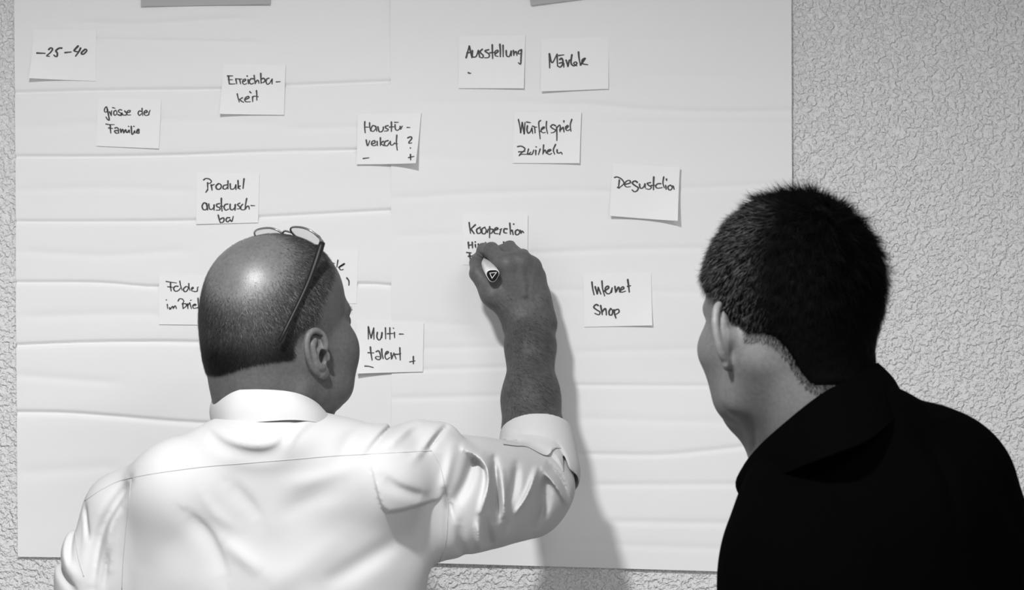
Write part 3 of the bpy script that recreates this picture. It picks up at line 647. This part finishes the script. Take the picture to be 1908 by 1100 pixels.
FO = [
 ([(385,800),(430,826),(490,838),(530,826),(545,795)], .58, 8, -.0045, 2.2), ([(420,786),(470,793),(510,800)], .58, 7, .003),
 ([(590,775),(560,800),(545,830)], .57, 8, .003), ([(685,846),(712,812),(742,788)], .56, 5, -.006, 1.8), ([(725,830),(760,800),(790,792)], .56, 9, .004),
 ([(800,838),(812,818),(830,800)], .50, 6, -.007, .6), ([(775,850),(800,820),(815,800)], .52, 8, .004),
 ([(640,850),(655,815),(690,800)], .57, 14, -.003),
 ([(350,955),(382,986),(403,1023),(422,1075)], .61, 9, -.0065, 2.4), ([(419,1010),(455,1040),(492,1068)], .61, 15, .006),
 ([(432,900),(460,929),(487,968)], .61, 11, -.004, 1.8), ([(380,920),(400,955),(440,985)], .61, 12, .003), ([(540,905),(600,890),(660,872)], .61, 14, .003),
 ([(520,960),(580,930),(640,915)], .61, 18, -.003), ([(600,1090),(660,1060),(740,1015)], .6, 20, -.006), ([(500,1100),(560,1060),(640,1000)], .61, 24, .004),
 ([(260,1010),(300,985),(360,985)], .61, 16, .003), ([(245,1090),(300,1060),(340,1080)], .6, 18, -.004),
 ([(246,896),(212,945),(182,1005),(168,1100)], .57, 8, -.011, 1.6), ([(225,940),(205,985),(200,1060)], .57, 11, .006),
 ([(163,940),(167,965),(174,1000)], .52, 4.5, -.006), ([(201,1030),(194,1060),(188,1100)], .57, 6, -.005),
 ([(150,940),(144,970),(143,1010),(148,1050)], .5, 5, -.004), ([(128,985),(135,1030),(160,1065)], .5, 9, .006),
 ([(111,1018),(122,1052),(158,1088)], .5, 5, -.010, 2.0),
 # sleeve
 ([(868,826),(903,850),(912,885),(898,935)], .40, 7, .011, .7), ([(884,843),(872,885),(850,925)], .42, 11, -.009),
 ([(920,850),(926,900),(926,952)], .37, 7, -.011, .8), ([(905,940),(912,985),(915,1010)], .38, 9, -.006), ([(935,870),(941,912),(945,955)], .36, 6, .008, 1.6),
 ([(962,862),(958,900),(950,925)], .34, 8, -.007), ([(997,872),(984,905),(962,938)], .32, 6, .009, .7), ([(1018,880),(1010,940),(992,988)], .30, 11, -.009),
 ([(1010,868),(1035,900),(1056,938)], .28, 5, .009, .8), ([(1020,858),(1045,890),(1060,925)], .27, 4, -.005), ([(892,955),(895,985),(896,1018)], .42, 5, .006),
 ([(860,960),(862,1000),(868,1028)], .43, 8, -.005), ([(832,905),(840,935),(848,960)], .48, 5, -.007), ([(845,830),(838,870),(830,905)], .47, 9, .005),
 ([(955,960),(950,985),(940,1008)], .36, 7, .004)]
FO = [f for f in FO if f[0][0] not in ((260,1010), (245,1090))]
for f in FO: fold(sv_, f[0], f[1], f[2]*1.0, f[3]*(.7 if f[1] > .6 else (1.3 if f[1] < .45 else 1.0)), f[4] if len(f) > 4 else 1.0, ymax=-f[1]+.09)
# loose pleat hanging from the yoke
poly = np.array([P(a, b, .59)[[0, 2]] for a, b in [(686,848),(697,890),(705,925),(712,945),(722,955),(745,954),(812,942),(845,900),(835,852),(760,843)]])
def flap(X, Z):
    X, Z = np.broadcast_arrays(X, Z); ins = np.zeros(X.shape, bool); dmin = np.full(X.shape, 9.)
    for i in range(len(poly)):
        a, b = poly[i], poly[(i+1) % len(poly)]; c = (a[1] > Z) != (b[1] > Z)
        with np.errstate(divide='ignore', invalid='ignore'): xi = (b[0]-a[0])*(Z-a[1])/(b[1]-a[1]+1e-12)+a[0]
        ins ^= c & (X < xi)
        if i < 6:
            ba = b-a; t = np.clip(((X-a[0])*ba[0]+(Z-a[1])*ba[1])/(ba@ba), 0, 1); dmin = np.minimum(dmin, np.hypot(X-a[0]-t*ba[0], Z-a[1]-t*ba[1]))
    top = P(0, 846, .59)[1+1]; fz = sst(top-Z, -.002, .05); fx = 1-sst(X, P(780,0,.59)[0], P(840,0,.59)[0])
    return np.where(ins, .0065*sst(dmin, 0, .003)*(.35+.65*fz)*fx, 0)
sv_.relief(np.array([P(670,0,.59)[0], -.70, P(0,970,.59)[2]]), np.array([P(860,0,.59)[0], -.45, P(0,835,.59)[2]]), flap, -.50)
fold(sv_, [(720,885),(745,905),(790,925)], .57, 8, -.005, 1.5)
rz = np.random.default_rng(11)
def cloth(X, Z):
    o_ = 0
    for _ in range(16):
        kx, kz = rz.normal(0, 1, 2)*55; o_ = o_+np.sin(kx*X+kz*Z+rz.uniform(0, 6.3))
    return .0007*o_/4
sv_.relief((-.66,-.75,.95), (.12,-.2,1.55), cloth, None)
V, Q = sv_.mesh(2)
shirt = mesh('shirt', V, Q, M_shirt, personA)
bvh = BVHTree.FromPolygons([tuple(p) for p in V], [tuple(map(int, q)) for q in Q])
def snap(px, py, off=.0):
    o_ = Vector((0, -CAMD, CAMZ)); t = Vector(P(px, py, .0)); h, nn, i_, d_2 = bvh.ray_cast(o_, (t-o_).normalized())
    return None if h is None else np.array(h)+np.array(nn)*off
def seam(pts, r=.0007, off=.0):
    q = [snap(a, b, off) for a, b in catmull(pts, 12)]; q = [p for p in q if p is not None]
    return tube(q, r, 6) if len(q) > 2 else None
seams = [[(158,934),(195,910),(244,891),(366,872),(489,861),(611,851),(685,847),(760,843),(804,841)],
         [(244,893),(240,940),(235,986),(230,1040),(227,1099)],
         [(804,841),(820,870),(828,904),(834,945),(832,1002),(822,1040),(812,1062)],
         [(150,938),(143,965),(141,1000),(146,1040),(156,1075)]]
M_seam = material('seam_thread', .45, .8, .2)
for s_ in seams:
    t_ = seam(s_, .0006)
    if t_: mesh('seam', t_[0], t_[1], M_seam, shirt)
# collar: outer fall and inner stand
def band(tops, bots, rows=7, bulge=.004, closed=False):
    T, B = catmull(tops, 8), catmull(bots, 8); m = len(T); c = T.mean(0); V = []; F = []
    for i in range(m):
        for j in range(rows):
            t = j/(rows-1); q = T[i]*(1-t)+B[i]*t; o_ = q-c; o_[2] = 0; o_ /= np.linalg.norm(o_)+1e-9
            V.append(q+o_*bulge*math.sin(math.pi*t))
    for i in range(m-1):
        for j in range(rows-1): a = i*rows+j; F.append((a, a+1, a+rows+1, a+rows))
    return V, F
tA = [P(560,800,.40), P(470,790,.41), P(425,765,.45), P(404,738,.50), P(408,731,.545), P(436,728,.58), P(489,727,.592), P(538,731,.588), P(571,741,.570), P(595,757,.54), P(608,778,.505), P(615,810,.46), P(590,830,.41)]
bA = [P(560,850,.36), P(465,830,.38), P(412,802,.43), P(394,782,.50), P(402,788,.55), P(430,790,.59), P(489,786,.607), P(545,783,.603), P(585,787,.587), P(612,796,.555), P(628,806,.515), P(640,840,.45), P(600,870,.38)]
v_, f_ = band(tA, bA); o = mesh('collar', v_, f_, M_shirt, shirt); solid(o, .0025, 0)
o.modifiers.new('sub', 'SUBSURF').levels = 1
# rolled cuff above the elbow
cv_ = Vol([(-.06,.12,.0014)], [(-.34,-.10,.0014)], [(1.38,1.54,.0014)])
ax_ = (WrR-ElR)/np.linalg.norm(WrR-ElR)
c0, c1 = P(1001,858,.245), P(1001,822,.214)
top = c1+ax_*.012
cv_.cone(c0-ax_*.02, c1+ax_*.05, .0608, .0480, 0)
cv_.cut(top, ax_-np.array([0,.0,.0]), (-.1,-.4,1.3), (.15,0,1.6))
low = P(990,872,.30)
cv_.cut(low, -np.array([.6,.0,.8]), (-.1,-.4,1.3), (.15,0,1.6))
cv_.cone(c0-ax_*.05, c1+ax_*.09, .0578, .0405, .002, 'sub')
for f in [([(948,830),(985,832),(1016,845),(1029,834)], .27, 3, .004), ([(1028,836),(1042,856),(1056,900)], .25, 3, .003), ([(955,800),(985,812),(1020,812)], .27, 6, -.002), ([(950,815),(990,822),(1030,835)], .27, 6, .003), ([(1035,820),(1050,850),(1056,890)], .24, 4, -.003)]:
    fold(cv_, *f)
V, Q = cv_.mesh(2); cuff = mesh('cuff', V, Q, M_shirt, shirt)
bvh_c = BVHTree.FromPolygons([tuple(p) for p in V], [tuple(map(int, q)) for q in Q])
def snap2(px, py, off):
    o_ = Vector((0, -CAMD, CAMZ)); t = Vector(P(px, py, .0)); best = None
    for b_ in (bvh, bvh_c):
        h, nn, i_, d_2 = b_.ray_cast(o_, (t-o_).normalized())
        if h is not None and (best is None or d_2 < best[1]): best = (h, d_2)
    return np.array(best[0])+(np.array(o_)-np.array(best[0]))/best[1]*off if best else P(px, py, .28)
# turned-up edge of the cuff with its square tab
ft = catmull([(938,816),(965,812),(1000,812),(1032,822),(1046,836)], 5); fb = catmull([(938,828),(962,831),(984,833),(1018,849),(1029,834)], 5)
V = []; F = []; m_ = len(ft)
for i in range(m_):
    for j in range(6): t_ = j/5; q_ = ft[i]*(1-t_)+fb[i]*t_; V.append(snap2(q_[0], q_[1], .0004+.0046*t_))
for i in range(m_-1):
    for j in range(5): a = i*6+j; F.append((a, a+6, a+7, a+1))
solid(mesh('cuff_flap', V, F, M_shirt, shirt), .0008, 0)
# ---- trousers, belt, shoes (below the frame)
def lower_body(person, hx, hy, zt, hipw, matT, lean=(0, 0), yaw=0):
    cx, cy = hx, hy
    v = Vol([(cx-.30, cx+.30, .009)], [(cy-.30, cy+.36, .009)], [(.03, zt+.05, .009)])
    v.ell((cx, cy, zt-.12), (hipw, .125, .17), None, 0)
    for s in (-1, 1):
        v.chain([(cx+s*.085, cy, zt-.15), (cx+s*.10, cy+.02, .50), (cx+s*.105, cy+.0, .10)], [.095, .066, .055], .03)
    v.cut((cx, cy, zt+.02), (0, 0, 1), (cx-.4, cy-.4, 0), (cx+.4, cy+.4, 2)); v.cut((cx, cy, .06), (0, 0, -1), (cx-.4, cy-.4, 0), (cx+.4, cy+.4, 2))
    V, Q = v.mesh(2); mesh('trousers', V, Q, matT, person)
    th = np.linspace(0, 2*math.pi, 49)
    q = [(cx+(hipw*.915+.002)*math.cos(t), cy+(.125*.915+.002)*math.sin(t), zt-.05) for t in th]
    V = []; F = []
    for p in q: V += [(p[0], p[1], p[2]-.016), (p[0], p[1], p[2]+.016)]
    for i in range(48): F.append((2*i, 2*i+2, 2*i+3, 2*i+1))
    solid(mesh('belt', V, F, M_leather, person), .004, 0)
    for s in (-1, 1):
        x0 = cx+s*.108; v = Vol([(x0-.07, x0+.07, .004)], [(cy-.12, cy+.26, .004)], [(-.01, .14, .004)])
        v.ell((x0, cy-.02, .045), (.038, .055, .045), None, 0); v.ell((x0+s*.006, cy+.13, .030), (.046, .085, .032), None, .03)
        v.cone((x0, cy+.03, .05), (x0+s*.004, cy+.10, .035), .036, .034, .03); v.cone((x0, cy-.01, .06), (x0, cy-.01, .10), .036, .040, .02)
        v.cut((x0, cy, .0), (0, 0, -1), (x0-.2, cy-.3, -.1), (x0+.2, cy+.4, .3))
        V, Q = v.mesh(1); V[:, 2] = np.maximum(V[:, 2], 0); mesh('shoe', V, Q, M_leather, person)
lower_body(personA, P(503,1180,.47)[0], -.47, 1.02, .18, M_trouser)

# ================================================================== spectacles pushed up on the head
gl = empty('eyeglasses', WA(0, .02, .12), 'thin wire-framed glasses with dark temples pushed up on the bald man\'s head', 'glasses')
gt = math.radians(50)                         # tilt of the lenses
gu = np.array([0, -math.sin(gt), math.cos(gt)]); gr = np.array([1., 0, 0]); gn = np.array([0, math.cos(gt), math.sin(gt)])
G0 = np.array([.0, .024, .1135])
def GP(x, u, n_=0.):
    q = G0+gr*x+gu*u+gn*(n_-abs(x)**2*1.2); return WA(*q)
def rim(s):
    pts = []
    for k in range(33):
        t = 2*math.pi*k/32; c, s_ = math.cos(t), math.sin(t)
        x = s*(.0365)+.0265*np.sign(c)*abs(c)**.75; u = .0190*np.sign(s_)*abs(s_)**.75
        pts.append(GP(x, u))
    return pts
for s in (-1, 1):
    q = rim(s); v_, f_ = tube(q, .0014, 6, False); mesh('rim', v_, f_, M_wire, gl)
    c = np.mean(q[:-1], 0); V = [c]+list(q[:-1]); F = [(0, i+1, (i+1) % 32+1) for i in range(32)]
    solid(mesh('lens', V, F, M_glass, gl), .0012, 0)
    q = catmull([GP(s*.063, .006), GP(s*.073, .006, -.003), GP(s*.079, .004, -.009)], 5)
    v_, f_ = tube(q, .0017, 8); mesh('hinge', v_, f_, M_wire, gl)
    h0 = GP(s*.080, .003, -.008)
    h1 = WA(s*.0810, -.020, .045); h2 = WA(s*.0800, -.052, -.002); h3 = WA(s*.076, -.060, -.018)
    q = catmull([h0, h0*.5+h1*.5+RA@np.array([s*.0015,0,0]), h1, h2, h3], 6)
    r_ = np.interp(np.linspace(0, 1, len(q)), [0, .1, .6, 1], [.0040, .0044, .0028, .0020])
    v_, f_ = tube(q, r_, 8); mesh('temple', v_, f_, M_temple, gl)
    q = catmull([GP(s*.012, -.004), GP(s*.009, -.010, -.006), GP(s*.010, -.014, -.011)], 4); v_, f_ = tube(q, .0009, 6); mesh('nose_pad', v_, f_, M_wire, gl)
q = catmull([GP(-.0105, .006), GP(0, .010), GP(.0105, .006)], 5); v_, f_ = tube(q, .0014, 6); mesh('bridge', v_, f_, M_wire, gl)

# ================================================================== marker pen
m0, m1 = P(918,513,.150), P(894,473,.012)
pen = empty('marker_pen', (m0+m1)/2, 'white marker pen with a black end plug held in the writing hand', 'marker')
ad = (m1-m0)/np.linalg.norm(m1-m0); au = np.cross(ad, [1, 0, 0]); au = au if au[2] > 0 else -au; au /= np.linalg.norm(au); ar = np.cross(au, ad); ar = ar if ar[0] > 0 else -ar
def pick(r, t, n=36, rot=math.radians(-90)):
    out = []
    for k in range(n):
        a = 2*math.pi*k/n; rr_ = r*(1+.11*math.cos(3*(a-rot))); out.append(m0+ad*t+(ar*math.cos(a)+au*math.sin(a))*rr_)
    return out
def loft(secs, capa=True, capb=True):
    n = len(secs[0]); V = [p for s in secs for p in s]; F = []
    for i in range(len(secs)-1):
        for k in range(n): F.append((i*n+k, i*n+(k+1) % n, (i+1)*n+(k+1) % n, (i+1)*n+k))
    if capa: F.append(tuple(range(n))[::-1])
    if capb: F.append(tuple((len(secs)-1)*n+k for k in range(n)))
    return V, F
v_, f_ = loft([pick(.0082, -.0002), pick(.0094, .0002), pick(.0099, .0015), pick(.0099, .02), pick(.0088, .07), pick(.0080, .11), pick(.0060, .118), pick(.0045, .132)])
mesh('barrel', v_, f_, M_white, pen)
v_, f_ = loft([pick(.0083, -.0009), pick(.0086, -.0004), pick(.0086, .0005)]); mesh('end_plug', v_, f_, M_blackp, pen, smooth=False)
tri = [np.array([-.0045, .0036]), np.array([.0056, .0044]), np.array([-.0012, -.0044])]
V = []; F = []
for i in range(3):
    a, b = tri[i], tri[(i+1) % 3]; d = (b-a)/np.linalg.norm(b-a); nn = np.array([-d[1], d[0]])*.00055
    k0 = len(V)
    for q in (a-d*.0004-nn, b+d*.0004-nn, b+d*.0004+nn, a-d*.0004+nn): V.append(m0-ad*.00115+ar*q[0]+au*q[1])
    F.append((k0, k0+1, k0+2, k0+3))
o = mesh('emblem', V, F, M_white, pen, smooth=False)
v_, f_ = tube([m0+ad*.130, m0+ad*.140, m0+ad*.1475], [.0030, .0028, .0018], 10); mesh('nib', v_, f_, M_blackp, pen)

# ================================================================== the right man
oB = P(1462, 592, .95); RB = frame(-29, -4, 0)
personB = empty('person', (.40, -1.06, 0), 'dark-haired man in black polo shirt, seen from behind at right, leaning towards the paper', 'person')
vB = Vol([(.16,.24,.006),(.20+.04,.44,.0018),(.44,.60,.006)], [(-1.28,-1.09,.006),(-1.09,-.80,.0018),(-.80,-.62,.006)], [(.74,1.47,.008),(1.47,1.79,.0018)])
vB = Vol([(.10,.17,.006),(.17,.42,.0018),(.42,.62,.006)], [(-1.28,-1.07,.006),(-1.07,-.80,.0018),(-.80,-.60,.006)], [(.74,1.44,.008),(1.44,1.79,.0018)])
WB = add_head(vB, oB, RB, ear_z=-.020, flare=52, ear_y=-.008, sc=1.0, earsize=1.05, groove=False, tilt=-9)
vB.cone(WB(0,-.040,-.045), P(1570,830,.99), .060, .066, .02)
vB.cone(WB(-.01,.0,-.06), P(1500,840,.93), .048, .055, .02)
vB.cone(P(1346,665,.93), P(1368,735,.92), .015, .017, .03)
vB.cone(P(1405,762,.88), P(1470,850,.92), .025, .036, .025)
vB.cone(WB(-.055,-.03,-.045), P(1455,830,.93), .016, .016, .025)
vB.chain([P(1570,860,.98), P(1780,900,1.0)], [.05,.05], .03); vB.chain([P(1540,870,.95), P(1470,1000,.88)], [.05,.04], .03)
vB.ell(P(1625,1050,1.0), (.125,.09,.10), None, .04); vB.ell(P(1630,1220,1.02), (.14,.095,.16), None, .04)
for a, b, c in ((P(1785,900,1.0), P(1815,1220,1.0), P(1780,1500,.92)), (P(1462,1005,.88), P(1450,1290,.87), P(1470,1500,.75))):
    vB.chain([a, b, c], [.045,.036,.026], .02)
    vB.ell(c+np.array([0,0,-.04]), (.018,.035,.045), None, .01)
    for i in range(4): vB.chain([c+np.array([.0,-.026+.018*i,-.07]), c+np.array([.004,-.026+.019*i,-.108]), c+np.array([.0,-.026+.019*i,-.138])], [.0085,.008,.007], .003)
    vB.chain([c+np.array([.0,.03,-.02]), c+np.array([.0,.05,-.055]), c+np.array([.0,.052,-.085])], [.011,.009,.008], .006)
V, Q = vB.mesh(1)
toLB = lambda p: (p-oB)@RB
def scalpB(p, sh=0.):
    l_ = toLB(p); x, y, z = l_.T; side = np.clip(np.abs(x)/.045, 0, 1)
    fr = .072-.066*side*sst(-z, -.05, -.005)
    front = sst(y, fr, fr-.012)
    hl = -.074+.056*sst(np.abs(x), .030, .070)
    low = sst(z, hl-.012, hl+.010)
    e = np.hypot(y+.010, (z+.022)); near = np.where(np.abs(x) > .045, sst(e, .014, .020)*np.where(z > -.022, 1, sst(e, .014, .022)), 1)
    beard = np.where((np.abs(x) > .045) & (y > .012) & (z < -.016), 0, 1)
    return front*low*near*beard*(np.linalg.norm(l_, axis=1) < .17)*(np.abs(x) < .079)
sb = scalpB(V); l = toLB(V)
neckf = (l[:, 2] < -.06)
mesh('body', V, Q, M_skinB, personB, tone=np.clip(1-.80*sb+.45*((np.abs(l[:, 0]) > .084) & (l[:, 2] > -.07) & (np.linalg.norm(l, axis=1) < .13)), .1, 1.6))  # scalp darkened by hair; outer ear painted brighter as a lit rim
# hair volume: cap grown from the scalp
hq = sb[Q].min(1) > .5
hq &= np.linalg.norm(V[Q[:, 0]]-oB, axis=1) < .16
QB = Q[hq]; used, inv = np.unique(QB, return_inverse=True); VC = V[used]; QC = inv.reshape(-1, 4)
lc = toLB(VC); dirn = VC-(oB+RB@np.array([0, -.01, .01])); dirn /= np.linalg.norm(dirn, axis=1)[:, None]
th = .0025+.0115*sst(lc[:, 2], -.045, .06)*(.55+.45*sst(lc[:, 1], .06, -.02))*(.45+.55*sst(lc[:, 0], -.075, -.01))
th *= sst(scalpB(VC), .5, .999)
g1 = np.sin(lc[:, 0]*310+2*np.sin(lc[:, 1]*180))*np.sin(lc[:, 1]*260+np.sin(lc[:, 2]*210)*1.5)*np.sin(lc[:, 2]*230+1)
VC = VC+dirn*(th*(1+.22*g1))[:, None]
crB = WB(.0, -.075, .09)
def flowB(p, N_):
    f = p-crB; f /= np.linalg.norm(f, axis=1)[:, None]+1e-9; return f+np.array([[0, 0, -.35]])
lenB = lambda p: .006+.014*sst(toLB(p)[:, 2], -.05, .06)*(.35+.65*sst(toLB(p)[:, 0], -.07, 0))
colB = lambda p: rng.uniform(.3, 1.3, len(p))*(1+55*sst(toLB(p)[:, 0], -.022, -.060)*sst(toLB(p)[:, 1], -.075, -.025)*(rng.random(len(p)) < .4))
sv, sf, st = strands(VC, QC, lambda p, N_: 1+0*p[:, 0], 46000, lenB, .0006, flowB, colB, lift=.45, seg=3, jitter=.35, sinks=.001)
sc2 = lambda p, N_: (scalpB(p) > .03)*(scalpB(p) < .7)*1.
hh = np.linalg.norm(V[Q[:, 0]]-oB, axis=1) < .17
s2, f2, t2 = strands(V, Q[hh], sc2, 3500, lambda p: .004+0*p[:, 0], .0003, flowB, colB, lift=.25)
k0, k1 = len(VC), len(VC)+len(sv)
cap_t = np.concatenate([QC[:, [0, 1, 2]], QC[:, [0, 2, 3]]])
tag(mesh('hair', np.vstack([VC, sv, s2]), np.vstack([cap_t, sf+k0, f2+k1]), M_hairB, personB, smooth=True, tone=np.concatenate([np.full(len(VC), .8), st, t2])), kind='stuff')
# ---- polo shirt
pv = Vol([(.10,.62,.003)], [(-1.30,-.68,.004)], [(.90,1.16,.008),(1.16,1.60,.003)])
pv.ell(P(1625,1040,1.0), (.150,.122,.125), None, 0); pv.ell(P(1635,1200,1.03), (.16,.13,.20), None, .05); pv.ell((P(1635,1200,1.03)[0], -1.06, 1.05), (.163,.13,.18), None, .05)
pv.cone(P(1600,836,.99), P(1762,892,1.0), .054, .060, .04)
pv.cone(P(1640,855,1.0), P(1722,850,1.0), .050, .052, .03)
pv.cone(P(1480,905,.985), P(1640,805,1.045), .042, .042, .04)
pv.cone(P(1575,905,.96), P(1487,1014,.89), .048, .056, .04)
pv.cone(P(1600,870,1.04), P(1700,950,1.07), .055, .06, .06)
pv.chain([P(1774,905,1.0), P(1798,1010,1.0), P(1818,1160,1.0)], [.058,.058,.060], .03)
pv.chain([P(1479,1010,.88), P(1475,1085,.87), P(1472,1200,.87)], [.060,.060,.062], .03)
for f in [([(1385,962),(1420,938),(1470,930)], .93, 6, .006), ([(1390,975),(1430,955),(1480,948)], .93, 7, -.006), ([(1700,800),(1740,860),(1760,960)], 1.08, 14, -.005), ([(1560,900),(1600,980),(1610,1080)], 1.1, 18, .004)]:
    fold(pv, *f)
V, Q = pv.mesh(1)
polo = mesh('polo_shirt', V, Q, M_polo, personB)
tB = [P(1450,850,.80), P(1540,770,.82), P(1605,695,.90), P(1634,679,.985), P(1612,688,1.045), P(1575,712,1.065), P(1530,738,1.065), P(1470,785,1.04), P(1414,836,.98), P(1385,877,.945), P(1405,885,.86)]
bB = [P(1440,930,.76), P(1560,850,.77), P(1660,735,.87), P(1674,738,1.00), P(1668,775,1.085), P(1620,820,1.125), P(1555,848,1.13), P(1490,872,1.095), P(1425,903,1.01), P(1380,922,.96), P(1402,905,.86)]
v_, f_ = band(tB, bB, bulge=.005); o = mesh('collar', v_, f_, M_polo, polo); solid(o, .004, 0)
lower_body(personB, P(1630,1200,1.03)[0], -1.08, 1.0, .165, M_trouser)
